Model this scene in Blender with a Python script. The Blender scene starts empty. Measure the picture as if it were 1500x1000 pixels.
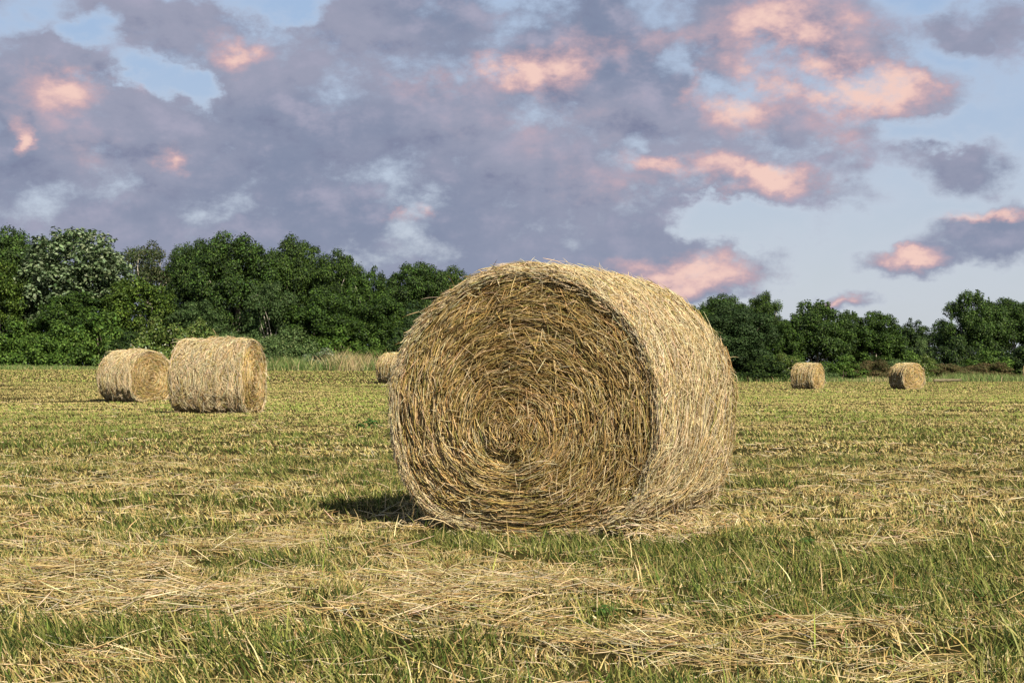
import bpy, math
import numpy as np

R = math.radians
scene = bpy.context.scene
COL = scene.collection

# ------------------------------------------------------------------ camera
F = 2200.0                      # focal length in pixels of a 1500 px wide picture
EYE = 1.0
PITCH = math.atan((538 - 500) / F)
cam_d = bpy.data.cameras.new('camera')
cam_d.lens = F / 1500 * 36
cam_d.sensor_width = 36
cam_d.clip_start = 0.05
cam_d.clip_end = 3000
cam = bpy.data.objects.new('camera', cam_d)
COL.objects.link(cam)
cam.location = (0, 0, EYE)
cam.rotation_euler = (math.pi / 2 + PITCH, 0, 0)
scene.camera = cam

# ------------------------------------------------------------------ sun
SUN_EL, SUN_AZ = R(38), math.atan2(0.475, -0.88)      # azimuth of the sun measured from +Y towards +X
sun_d = bpy.data.lights.new('sun', 'SUN')
sun_d.energy = 5.0
sun_d.angle = R(0.5)
sun_d.color = (1.0, 0.91, 0.74)
sun = bpy.data.objects.new('sun', sun_d)
COL.objects.link(sun)
sx = math.sin(SUN_AZ) * math.cos(SUN_EL); sy = math.cos(SUN_AZ) * math.cos(SUN_EL); sz = math.sin(SUN_EL)
from mathutils import Vector
sun.rotation_euler = Vector((sx, sy, sz)).to_track_quat('Z', 'Y').to_euler()

# ------------------------------------------------------------------ exposure
scene.view_settings.view_transform = 'Standard'
scene.view_settings.look = 'None'
scene.view_settings.exposure = 0.80
scene.view_settings.gamma = 1.0
scene.view_settings.use_curve_mapping = False

# ------------------------------------------------------------------ world: clear sky with broken evening clouds
def lin(r, g, b):
    f = lambda c: ((c / 255 + 0.055) / 1.055) ** 2.4 if c > 10 else c / 255 / 12.92
    return (f(r), f(g), f(b))

def build_world():
    w = bpy.data.worlds.new('World'); scene.world = w; w.use_nodes = True
    nt = w.node_tree; N = nt.nodes; K = nt.links
    N.clear()
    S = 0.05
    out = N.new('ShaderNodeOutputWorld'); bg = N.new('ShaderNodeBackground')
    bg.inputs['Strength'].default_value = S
    K.new(bg.outputs[0], out.inputs[0])
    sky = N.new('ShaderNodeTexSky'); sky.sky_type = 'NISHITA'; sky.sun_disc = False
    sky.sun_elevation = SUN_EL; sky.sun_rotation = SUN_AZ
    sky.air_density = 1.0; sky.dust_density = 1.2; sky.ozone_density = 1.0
    tc = N.new('ShaderNodeTexCoord')
    sep = N.new('ShaderNodeSeparateXYZ'); K.new(tc.outputs['Generated'], sep.inputs[0])

    def val(x):
        return x
    def m(op, a, b=None, c=None, clamp=False):
        n = N.new('ShaderNodeMath'); n.operation = op; n.use_clamp = clamp
        for i, v in enumerate((a, b, c)):
            if v is None: continue
            if isinstance(v, (int, float)): n.inputs[i].default_value = v
            else: K.new(v, n.inputs[i])
        return n.outputs[0]
    def mixc(f, a, b):
        n = N.new('ShaderNodeMix'); n.data_type = 'RGBA'
        if isinstance(f, (int, float)): n.inputs[0].default_value = f
        else: K.new(f, n.inputs[0])
        for sock, v in ((n.inputs[6], a), (n.inputs[7], b)):
            if isinstance(v, tuple): sock.default_value = (*v, 1)
            else: K.new(v, sock)
        return n.outputs[2]
    def smooth(x, a, b):
        n = N.new('ShaderNodeMapRange'); n.interpolation_type = 'SMOOTHSTEP'
        K.new(x, n.inputs[0]); n.inputs[1].default_value = a; n.inputs[2].default_value = b
        return n.outputs[0]
    yy = m('MAXIMUM', sep.outputs['Y'], 0.03)
    u = m('DIVIDE', sep.outputs['X'], yy)
    v = m('DIVIDE', sep.outputs['Z'], yy)
    uv = N.new('ShaderNodeCombineXYZ'); K.new(u, uv.inputs[0]); K.new(v, uv.inputs[1])
    # turbulence on the sphere of directions
    sc = N.new('ShaderNodeVectorMath'); sc.operation = 'MULTIPLY'
    K.new(tc.outputs['Generated'], sc.inputs[0]); sc.inputs[1].default_value = (1, 1, 1.55)
    def noise(scale, detail, rough, dist=0.0, off=0.0, sh=(0, 0, 0)):
        n = N.new('ShaderNodeTexNoise'); n.noise_dimensions = '3D'
        ad = N.new('ShaderNodeVectorMath'); ad.operation = 'ADD'
        K.new(sc.outputs[0], ad.inputs[0]); ad.inputs[1].default_value = (off + sh[0], off * .7 + sh[1], off * 1.3 + sh[2])
        K.new(ad.outputs[0], n.inputs['Vector'])
        n.inputs['Scale'].default_value = scale; n.inputs['Detail'].default_value = detail
        n.inputs['Roughness'].default_value = rough; n.inputs['Distortion'].default_value = dist
        return n
    n1 = noise(17, 10, 0.62, 0.05, 3.1)
    n1b = noise(17, 5, 0.60, 0.05, 3.1, (0.006, 0, 0.016))
    n1c = noise(17, 5, 0.60, 0.05, 3.1)
    n2 = noise(6, 4, 0.5, 0.2, 8.7)
    n3 = noise(24, 10, 0.64, 0.15, 1.9)
    # warp the layout with turbulence so that nothing stays an ellipse
    wn = noise(17, 6, 0.6, 0.0, 5.5)
    wsub = N.new('ShaderNodeVectorMath'); wsub.operation = 'SUBTRACT'
    K.new(wn.outputs['Color'], wsub.inputs[0]); wsub.inputs[1].default_value = (.5, .5, .5)
    wscl = N.new('ShaderNodeVectorMath'); wscl.operation = 'MULTIPLY'
    K.new(wsub.outputs[0], wscl.inputs[0]); wscl.inputs[1].default_value = (0.085, 0.055, 0)
    wuv = N.new('ShaderNodeVectorMath'); wuv.operation = 'ADD'
    K.new(uv.outputs[0], wuv.inputs[0]); K.new(wscl.outputs[0], wuv.inputs[1])

    def blobs(lst):
        acc = None
        for (px, py, rx, ry, rot, wt) in lst:
            mp = N.new('ShaderNodeMapping'); mp.vector_type = 'TEXTURE'
            mp.inputs['Location'].default_value = ((px - 750) / F, (538 - py) / F, 0)
            mp.inputs['Rotation'].default_value = (0, 0, R(rot))
            mp.inputs['Scale'].default_value = (rx * 1.5 / F, ry * 1.5 / F, 1)
            K.new(wuv.outputs[0], mp.inputs['Vector'])
            g = N.new('ShaderNodeTexGradient'); g.gradient_type = 'SPHERICAL'
            K.new(mp.outputs[0], g.inputs[0])
            acc = m('MULTIPLY_ADD', g.outputs['Fac'], wt, acc if acc is not None else 0.0)
        return acc
    cover = blobs([
        (110, 290, 330, 170, 0, 1.5), (430, 250, 360, 190, 0, 1.6), (700, 230, 330, 190, 0, 1.5), (860, 170, 170, 130, 0, 1.0),
        (470, 60, 170, 90, 0, 1.0), (690, 30, 200, 70, 0, 1.1), (880, 20, 90, 50, 0, .8), (200, 470, 500, 160, 0, 1.3), (700, 400, 260, 100, 0, 1.2),
        (40, 150, 110, 70, 0, .8), (1130, 55, 160, 90, 0, 1.9), (1080, 165, 110, 80, 0, 1.3), (1272, 140, 105, 50, -5, 1.6), (1225, 195, 75, 50, 30, 1.1),
        (1140, 205, 50, 24, 0, .5), (1410, 235, 110, 38, -12, 1.15), (1490, 38, 90, 48, 0, 1.2), (1390, 52, 42, 26, 0, .9),
        (1450, 340, 110, 34, 6, 1.25), (1330, 385, 75, 20, 0, 1.1), (1010, 402, 150, 34, 4, 1.3), (1120, 268, 110, 26, -8, 1.25),
        (970, 255, 130, 55, 0, 1.0), (1225, 440, 50, 14, 0, .8), (70, 60, 110, 42, -25, 1.0), (215, 25, 70, 30, 0, .8),
        (260, 50, 60, 40, 0, .7), (1030, 350, 35, 16, 0, .6), (850, 330, 120, 60, 0, .7), (-150, 250, 300, 300, 0, 1.2),
        (165, 5, 90, 20, 0, .5), (820, 90, 90, 60, 0, .6), (70, 292, 90, 34, 0, .9), (180, 275, 60, 26, 0, .7), (320, 305, 90, 32, 0, .9), (610, 345, 60, 26, 0, .9),
        (180, 92, 115, 30, -20, -1.5), (120, 40, 60, 16, 20, -.8), (270, 120, 40, 26, 0, -.8), (25, 28, 60, 28, 0, -.9), (300, 155, 42, 42, 0, -1.1), (365, 205, 32, 24, 0, -1.0),
        (622, 285, 62, 30, 0, -1.75), (620, 95, 90, 18, 0, -1.0), (945, 205, 72, 36, 20, -1.4), (985, 95, 46, 60, 0, -1.2),
        (420, 8, 90, 24, 0, -1.1), (1180, 130, 34, 40, 0, -1.1), (1345, 192, 90, 20, -5, -1.0), (385, 165, 40, 20, 0, -.7), (1070, 315, 90, 36, 0, -.9), (500, 150, 50, 16, 20, -.5), (200, 205, 30, 30, 0, -.6), (850, 45, 40, 24, 0, -.7), (1240, 40, 30, 40, 0, -.6), (1000, 300, 60, 26, 0, -.6), (330, 250, 30, 40, 0, -.6), (940, 15, 50, 20, 0, -.7),
        (740, 85, 30, 25, 0, -.6), (175, 185, 26, 26, 0, -.6),
    ])
    # only faint broken cloud outside the view, kept low to cut fill light
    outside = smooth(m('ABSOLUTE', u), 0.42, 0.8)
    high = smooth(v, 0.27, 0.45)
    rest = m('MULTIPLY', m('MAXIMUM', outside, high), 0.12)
    base = m('ADD', m('MINIMUM', m('MULTIPLY', cover, 0.85), 0.74), rest)
    turb = m('MULTIPLY', m('SUBTRACT', n1.outputs['Fac'], 0.5), m('MULTIPLY_ADD', m('MINIMUM', m('MAXIMUM', cover, 0.0), 1.0), 1.3, 1.5))
    dens_raw = m('ADD', base, turb)
    dens = smooth(dens_raw, 0.08, 0.72)
    pink_l = blobs([
        (332, 68, 62, 32, 0, 1.5), (92, 118, 70, 34, 0, 1.5), (22, 215, 20, 34, 0, 1.7), (247, 225, 40, 22, 0, 1.6), (232, 108, 34, 24, 0, 1.2),
        (780, 105, 66, 34, 0, 1.7), (900, 60, 90, 30, 10, 1.0), (1150, 50, 150, 62, -5, 1.9), (1090, 150, 58, 50, 0, 1.6), (1278, 132, 112, 40, -4, 2.1),
        (1120, 262, 110, 24, -6, 1.9), (960, 232, 50, 14, -12, 1.1), (1010, 398, 150, 34, 3, 1.9), (1325, 380, 66, 18, 0, 1.9), (1425, 318, 90, 16, -4, 1.9),
        (1228, 437, 50, 14, 0, 1.3), (607, 315, 28, 26, 0, 1.6), (1235, 200, 90, 50, 0, 1.0), (800, 165, 260, 80, 0, .7), (660, 100, 130, 40, 0, .6),
        (1000, 118, 26, 22, 0, 1.0), (1180, 350, 60, 12, 0, .6), (1435, 190, 70, 12, 0, .9), (120, 230, 60, 40, 0, .5), (920, 270, 130, 40, 0, .8), (60, 170, 130, 60, 0, .7),
    ])
    pink = m('MULTIPLY', m('ADD', m('MULTIPLY', m('SUBTRACT', n3.outputs['Fac'], 0.5), 1.1), pink_l), 1.0)
    relief = m('SUBTRACT', n1c.outputs['Fac'], n1b.outputs['Fac'])
    pink = m('ADD', pink, m('MULTIPLY', relief, m('MULTIPLY_ADD', pink_l, 2.2, 0.4)))
    pk = smooth(pink, 0.40, 1.7)
    glow = smooth(pink, 1.05, 2.0)
    k = 0.574 / S
    def c(r, g, b, s=1.0):
        a = lin(r, g, b); return tuple(x * k * s for x in a)
    grey = mixc(smooth(n2.outputs['Fac'], 0.36, 0.64), c(126, 137, 163), c(153, 156, 177))
    grey = mixc(smooth(relief, -0.03, 0.24), grey, c(166, 165, 186))
    grey = mixc(smooth(relief, 0.0, -0.26), grey, c(118, 124, 152))
    grey = mixc(smooth(m('ADD', v, m('MULTIPLY', n2.outputs['Fac'], .05)), 0.16, 0.02), grey, c(142, 150, 173))
    cloud = mixc(m('MULTIPLY', pk, 0.92), grey, c(213, 174, 177))
    cloud = mixc(glow, cloud, c(244, 206, 194))
    # pale summer haze veil over the clear sky, thicker near the horizon
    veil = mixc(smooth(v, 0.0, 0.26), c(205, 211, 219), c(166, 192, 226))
    clear = mixc(m('MULTIPLY_ADD', m('MAXIMUM', outside, high), -0.78, 0.86), sky.outputs[0], veil)  # veil nearly dropped outside the view, so the unseen sky fills shadows less
    thin = smooth(dens_raw, -0.25, 0.35)
    clear = mixc(m('MULTIPLY', thin, 0.32), clear, c(205, 211, 224))
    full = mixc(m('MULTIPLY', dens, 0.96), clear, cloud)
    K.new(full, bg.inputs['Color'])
build_world()

# ------------------------------------------------------------------ helpers
def rng(seed): return np.random.default_rng(seed)

def at(px, py, depth):
    a = (px - 750) / F; b = (500 - py) / F
    cp, sp = math.cos(PITCH), math.sin(PITCH)
    d = np.array([a, cp - b * sp, sp + b * cp]); d = d / d[1] * depth
    return float(d[0]), float(depth), float(EYE + d[2])

def smoothstep(x, a, b):
    t = np.clip((x - a) / (b - a), 0, 1); return t * t * (3 - 2 * t)

class VNoise:
    """value noise on a 2-D lattice"""
    def __init__(s, seed, n=256): s.n = n; s.g = rng(seed).random((n, n))
    def at(s, x, y):
        xi = np.floor(x).astype(int); yi = np.floor(y).astype(int); fx = x - xi; fy = y - yi
        fx = fx * fx * (3 - 2 * fx); fy = fy * fy * (3 - 2 * fy); n = s.n; g = s.g
        a = g[xi % n, yi % n]; b = g[(xi + 1) % n, yi % n]; c = g[xi % n, (yi + 1) % n]; d = g[(xi + 1) % n, (yi + 1) % n]
        return (a * (1 - fx) + b * fx) * (1 - fy) + (c * (1 - fx) + d * fx) * fy
    def fbm(s, x, y, o=4):
        r = 0; a = .5; t = 0
        for i in range(o):
            r = r + a * s.at(x + 17.3 * i, y + 9.1 * i); t += a; a *= .5; x = x * 2.03; y = y * 2.03
        return r / t
VN = VNoise(5); VM = VNoise(77)

# heights of the field: rises gently to the left wood, dips slightly to the right
DEP = np.array([0, 15, 30, 46, 62, 78, 93, 110, 130, 155, 175, 260, 900.])
HL = np.array([0, 0, 0, -.07, .10, .32, .52, .72, .95, 1.10, 1.2, 1.2, 1.2])
HM = np.array([0, 0, 0, .0, .06, .15, .35, .6, .84, .95, 1.0, 1.0, 1.0])
HR = np.array([0, 0, -.02, -.10, -.20, -.28, -.35, -.38, -.40, -.36, -.05, .1, .1])
def terrain(x, y):
    x = np.asarray(x, float); y = np.asarray(y, float)
    u = x / np.maximum(y, 3.0)
    l = np.interp(y, DEP, HL); mm = np.interp(y, DEP, HM); r = np.interp(y, DEP, HR)
    a = smoothstep(u, -.30, -.07); b = smoothstep(u, -.02, .14)
    z = l * (1 - a) + mm * a
    z = z * (1 - b) + r * b
    z = z + (VN.fbm(x / 2.3 + 50, y / 1.6 + 50, 3) - .5) * .07 * smoothstep(y, 0, 5) * (1 - smoothstep(y, 80, 140) * .6)
    z = z + (VM.fbm(x / .35 + 90, y / .22 + 90, 2) - .5) * .055 * (1 - smoothstep(y, 30, 60))
    return z

def mesh_obj(name, verts, faces_list, mat, parent=None, col=None, smooth=False):
    """verts (n,3); faces_list: list of int arrays (m,k)"""
    me = bpy.data.meshes.new(name)
    verts = np.ascontiguousarray(verts, dtype=np.float32)
    me.vertices.add(len(verts)); me.vertices.foreach_set('co', verts.ravel())
    loops = np.concatenate([f.ravel() for f in faces_list]).astype(np.int32)
    tot = np.concatenate([np.full(len(f), f.shape[1], np.int32) for f in faces_list])
    start = np.concatenate([[0], np.cumsum(tot)[:-1]]).astype(np.int32)
    me.loops.add(len(loops)); me.loops.foreach_set('vertex_index', loops)
    me.polygons.add(len(tot)); me.polygons.foreach_set('loop_start', start)
    me.update(calc_edges=True)
    if smooth: me.polygons.foreach_set('use_smooth', np.ones(len(tot), bool))
    if col is not None:
        at_ = me.color_attributes.new('tint', 'FLOAT_COLOR', 'POINT')
        c4 = np.ones((len(verts), 4), np.float32); c4[:, :3] = col
        at_.data.foreach_set('color', c4.ravel())
    me.materials.append(mat)
    o = bpy.data.objects.new(name, me); COL.objects.link(o)
    if parent is not None: o.parent = parent
    return o

def empty(name, loc=(0, 0, 0), rz=0.0):
    o = bpy.data.objects.new(name, None); COL.objects.link(o)
    o.location = loc; o.rotation_euler = (0, 0, rz); o.empty_display_size = .3
    return o
def tag(o, label=None, cat=None, group=None, kind=None):
    if label: o['label'] = label
    if cat: o['category'] = cat
    if group: o['group'] = group
    if kind: o['kind'] = kind
    return o
def copy_tree(o, parent=None):
    c = o.copy(); COL.objects.link(c)
    if parent is not None: c.parent = parent
    for ch in list(o.children): copy_tree(ch, c)
    return c

# ------------------------------------------------------------------ materials
def tint_mat(name, rough=.7, trans=.0, spec=.3, fine=0.0, fscale=60):
    mt = bpy.data.materials.new(name); mt.use_nodes = True
    nt = mt.node_tree; N = nt.nodes; K = nt.links; p = N['Principled BSDF']
    a = N.new('ShaderNodeAttribute'); a.attribute_name = 'tint'
    src = a.outputs['Color']
    if fine > 0:
        g = N.new('ShaderNodeNewGeometry'); n = N.new('ShaderNodeTexNoise'); n.inputs['Scale'].default_value = fscale
        n.inputs['Detail'].default_value = 3
        K.new(g.outputs['Position'], n.inputs['Vector'])
        mr = N.new('ShaderNodeMapRange'); K.new(n.outputs['Fac'], mr.inputs[0])
        mr.inputs[1].default_value = .3; mr.inputs[2].default_value = .7
        mr.inputs[3].default_value = 1 - fine; mr.inputs[4].default_value = 1 + fine
        vm = N.new('ShaderNodeVectorMath'); vm.operation = 'SCALE'
        K.new(src, vm.inputs[0]); K.new(mr.outputs[0], vm.inputs['Scale']); src = vm.outputs[0]
    K.new(src, p.inputs['Base Color'])
    p.inputs['Roughness'].default_value = rough
    p.inputs['Specular IOR Level'].default_value = spec
    if trans > 0:
        out = N['Material Output']; t = N.new('ShaderNodeBsdfTranslucent'); K.new(src, t.inputs['Color'])
        mx = N.new('ShaderNodeMixShader'); mx.inputs[0].default_value = trans
        K.new(p.outputs[0], mx.inputs[1]); K.new(t.outputs[0], mx.inputs[2]); K.new(mx.outputs[0], out.inputs['Surface'])
    return mt
M_STRAW = tint_mat('straw', .55, 0.0, .35, .25, 35)
M_GRASS = tint_mat('grass_blades', .7, .10, .12)
M_LEAF = tint_mat('leaves', .6, .18, .18, .2, .6)
M_BARK = tint_mat('bark', .85, 0, .2, .35, 3)

def noise_mat(name, c1, c2, scale, rough=.9, c3=None, bump=0.0, stretch=(1, 1, 1)):
    mt = bpy.data.materials.new(name); mt.use_nodes = True
    nt = mt.node_tree; N = nt.nodes; K = nt.links; p = N['Principled BSDF']
    g = N.new('ShaderNodeTexCoord'); mp = N.new('ShaderNodeMapping'); mp.inputs['Scale'].default_value = stretch
    K.new(g.outputs['Object'], mp.inputs[0])
    n = N.new('ShaderNodeTexNoise'); n.inputs['Scale'].default_value = scale; n.inputs['Detail'].default_value = 8
    n.inputs['Roughness'].default_value = .65
    K.new(mp.outputs[0], n.inputs['Vector'])
    r = N.new('ShaderNodeValToRGB'); K.new(n.outputs['Fac'], r.inputs[0])
    r.color_ramp.elements[0].position = .35; r.color_ramp.elements[0].color = (*c1, 1)
    r.color_ramp.elements[1].position = .65; r.color_ramp.elements[1].color = (*c2, 1)
    if c3: e = r.color_ramp.elements.new(.5); e.color = (*c3, 1)
    K.new(r.outputs[0], p.inputs['Base Color']); p.inputs['Roughness'].default_value = rough; p.inputs['Specular IOR Level'].default_value = 0.02
    if bump:
        b = N.new('ShaderNodeBump'); b.inputs['Strength'].default_value = bump; b.inputs['Distance'].default_value = .02
        n2 = N.new('ShaderNodeTexNoise'); n2.inputs['Scale'].default_value = scale * 6; n2.inputs['Detail'].default_value = 6
        K.new(mp.outputs[0], n2.inputs['Vector']); K.new(n2.outputs['Fac'], b.inputs['Height']); K.new(b.outputs[0], p.inputs['Normal'])
    return mt
M_FIELD = noise_mat('mown_turf', (.016, .014, .005), (.085, .07, .025), 3.5, 1.0, (.04, .034, .011), .6, (1, 1.6, 1))  # soil colour kept dark so gaps between blades look shaded
M_CORE = noise_mat('packed_hay', (.04, .028, .012), (.12, .085, .035), 9, .95, None, .8, (1, .25, 1))  # hay darkened in colour to stand for shade between the stems
M_LOG = noise_mat('weathered_wood', (.09, .075, .045), (.22, .19, .12), 6, .9, None, .6, (.3, 3, 3))

# ------------------------------------------------------------------ strand mesh builders
def norm(v): return v / np.maximum(np.linalg.norm(v, axis=1, keepdims=True), 1e-9)

def tubes(pts, wid, sideref, cols):
    """pts (n,K,3) centre lines, wid (n,) radius, 3-sided. returns verts, quads, vert colours"""
    n, K, _ = pts.shape
    T = np.zeros_like(pts); T[:, 1:-1] = pts[:, 2:] - pts[:, :-2]; T[:, 0] = pts[:, 1] - pts[:, 0]; T[:, -1] = pts[:, -1] - pts[:, -2]
    T = T / np.maximum(np.linalg.norm(T, axis=2, keepdims=True), 1e-9)
    A = np.cross(T, sideref[:, None, :]); A = A / np.maximum(np.linalg.norm(A, axis=2, keepdims=True), 1e-9)
    B = np.cross(T, A)
    V = np.zeros((n, K, 3, 3), np.float32)
    taper = np.ones(K); taper[0] = .6; taper[-1] = .45
    for i in range(3):
        ph = 2 * math.pi * i / 3
        V[:, :, i] = pts + (A * math.cos(ph) + B * math.sin(ph)) * (wid[:, None, None] * taper[None, :, None])
    idx = np.arange(n * K * 3).reshape(n, K, 3)
    q = []
    for i in range(3):
        j = (i + 1) % 3
        q.append(np.stack([idx[:, :-1, i], idx[:, 1:, i], idx[:, 1:, j], idx[:, :-1, j]], -1).reshape(-1, 4))
    C = np.repeat(cols[:, None, :], K * 3, 1).reshape(-1, 3)
    return V.reshape(-1, 3), np.concatenate(q), C

def ribbons(p0, d, L, w, side, bend, cols, kink=.5):
    """flat tapering blades: base p0, direction d, length, width, side vector, bend vector at the tip"""
    n = len(p0); V = np.zeros((n, 5, 3), np.float32)
    mid = p0 + d * (L * kink)[:, None] + bend * .28
    tip = p0 + d * L[:, None] + bend
    s = side * (w / 2)[:, None]
    V[:, 0] = p0 - s; V[:, 1] = p0 + s; V[:, 2] = mid + s * .85; V[:, 3] = mid - s * .85; V[:, 4] = tip
    i = np.arange(n)[:, None] * 5
    return V.reshape(-1, 3), i + np.array([[0, 1, 2, 3]]), i + np.array([[3, 2, 4]]), np.repeat(cols, 5, 0)

def pick(r, palette, weights, n, jit=.18):
    pal = np.array(palette); w = np.array(weights, float); w /= w.sum()
    c = pal[r.choice(len(pal), n, p=w)] * .76
    return np.clip(c * (1 + r.normal(0, jit, (n, 1))) * (1 + r.normal(0, .05, (n, 3))), .01, .85)

STRAW_PAL = [(.70, .54, .31), (.56, .40, .16), (.42, .32, .12), (.52, .45, .30), (.26, .15, .055), (.76, .64, .41), (.36, .33, .10)]

# ------------------------------------------------------------------ ground sheet
def build_field():
    ys = np.concatenate([np.linspace(-40, 2, 15), np.arange(2.3, 14, .09), np.arange(14, 45, .5), np.arange(45, 200, 3.), np.array([210, 240, 300, 400, 600, 1000, 2000])])
    us = np.linspace(-1, 1, 260)
    U = np.sign(us) * (np.abs(us) ** 1.6)
    X = np.zeros((len(ys), len(us))); Y = np.repeat(ys[:, None], len(us), 1)
    half = np.maximum(np.abs(ys) * 1.0, 6.0) + np.where(ys > 150, (ys - 150) * 1.5, 0) + np.where(ys < 2, 40, 0)
    X = U[None, :] * half[:, None]
    Z = terrain(X, Y)
    V = np.stack([X, Y, Z], -1).reshape(-1, 3)
    idx = np.arange(len(V)).reshape(X.shape)
    q = np.stack([idx[:-1, :-1], idx[:-1, 1:], idx[1:, 1:], idx[1:, :-1]], -1).reshape(-1, 4)
    tag(mesh_obj('field', V, [q], M_FIELD, smooth=True), kind='structure')
build_field()

# ------------------------------------------------------------------ what grows where (world coordinates from the photo's layout)
def ground_pt(px, py):
    d = EYE / ((py - 538) / F); return (px - 750) / F * d, d
def patch_field(x, y, lst):
    """sum of soft patches; lst of px, py, rx, ry, weight on the ground"""
    u = x / y; vpy = 538 + F * EYE / y; upx = 750 + F * u
    wx = (VM.fbm(x / .5 + 500, y / .7 + 500, 3) - .5) * 170; wy = (VN.fbm(x / .45 + 800, y / .6 + 20, 3) - .5) * .34 * (vpy - 538) * .6
    upx = upx + wx; vpy = vpy + wy
    r = np.zeros_like(x)
    for (px, py, rx, ry, w) in lst:
        q = ((upx - px) / rx) ** 2 + ((vpy - py) / ry) ** 2
        r = r + w * np.exp(-q)
    return r
GREEN_P = [(700, 795, 160, 16, .8), (930, 805, 170, 26, 1.2), (1100, 835, 150, 28, 1.0), (1440, 820, 100, 40, .5), (1250, 640, 300, 40, .25), (300, 620, 350, 30, .25), (550, 730, 75, 28, 1.6), (60, 960, 120, 30, .45), (200, 985, 260, 24, .25), (620, 970, 200, 30, .35), (560, 800, 90, 18, .8), (950, 815, 130, 32, 1.0), (1180, 850, 260, 45, .5), (1420, 830, 120, 50, .7),  # green grass patch left of the bale also darkens its cast shadow
           (1400, 990, 200, 35, .25), (40, 650, 120, 18, .5), (150, 640, 80, 14, .6), (290, 680, 60, 12, .5), (420, 690, 60, 12, .5), (30, 740, 60, 20, .5), (150, 720, 60, 12, .4),
           (1150, 600, 100, 10, .6), (1250, 690, 150, 14, .4), (540, 615, 50, 9, .8), (340, 800, 60, 30, .3), (1100, 700, 60, 14, .4), (480, 720, 50, 20, .4), (1050, 1000, 150, 25, .5)]
DRY_P = [(120, 830, 170, 14, 1.3), (200, 885, 380, 22, 1.2), (620, 905, 300, 22, 1.2), (1000, 945, 330, 26, 1.6), (1300, 955, 170, 20, .9), (640, 855, 140, 22, .8), (1100, 890, 130, 16, .7),
         (1300, 790, 150, 14, .8), (460, 790, 110, 16, .6), (100, 690, 130, 8, .5), (330, 655, 60, 6, .4), (1200, 655, 160, 7, .6), (1350, 720, 160, 8, .5), (1010, 780, 50, 12, .6),
         (60, 580, 150, 8, 1.4), (300, 628, 240, 6, .8), (1300, 590, 200, 6, .9), (1150, 625, 120, 6, .7), (1130, 560, 100, 4, .6), (450, 580, 90, 8, .3), (1420, 660, 90, 8, .4)]
def masks(x, y):
    n = VN.fbm(x / 1.1 + 200, y / .55 + 200, 4); n2 = VM.fbm(x / .35 + 30, y / .35 + 30, 3); n3 = VM.fbm(x / 4.5 + 60, y / 1.8 + 10, 3)
    g = patch_field(x, y, GREEN_P); d = patch_field(x, y, DRY_P)
    green = np.clip(.25 + (n - .5) * 1.9 + (n3 - .5) * .9 + (n2 - .5) * 1.5 + g * .55 - d * .55, 0, 1)
    dry = np.clip(-.06 + (.5 - n) * 1.3 + (.5 - n2) * 1.3 + (.5 - n3) * .7 + d * .62 - g * .4, 0, 1)
    return green, dry

BALE_C, BALE_A = (0.046, 8.89), R(30)
BW, BH, BL = .925, .80, 1.17
def in_bale(x, y, m=0.0):
    dx = x - BALE_C[0]; dy = y - BALE_C[1]
    la = dx * math.cos(BALE_A) - dy * math.sin(BALE_A)
    lb = dx * math.sin(BALE_A) + dy * math.cos(BALE_A)
    return (np.abs(la) < .42 + m) & (lb > -.02 - m) & (lb < BL + m)

def scatter(r, n, d0, d1, hw=.46, power=1.0):
    """points over the wedge of field the camera and its neighbours see; density ~ 1/depth**power"""
    t = r.random(n)
    if power == 1.0: y = d0 + (d1 - d0) * t
    else:
        e = 2 - power; y = (d0 ** e + (d1 ** e - d0 ** e) * t) ** (1 / e)
    x = (r.random(n) * 2 - 1) * (hw * y + .3)
    return x, y

GREENS = [(.20, .25, .05), (.10, .15, .028), (.34, .35, .09), (.05, .085, .018), (.46, .42, .15)]
DRYS = [(.68, .53, .25), (.56, .42, .16), (.78, .65, .36), (.38, .30, .09), (.32, .19, .07), (.50, .46, .15)]

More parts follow.
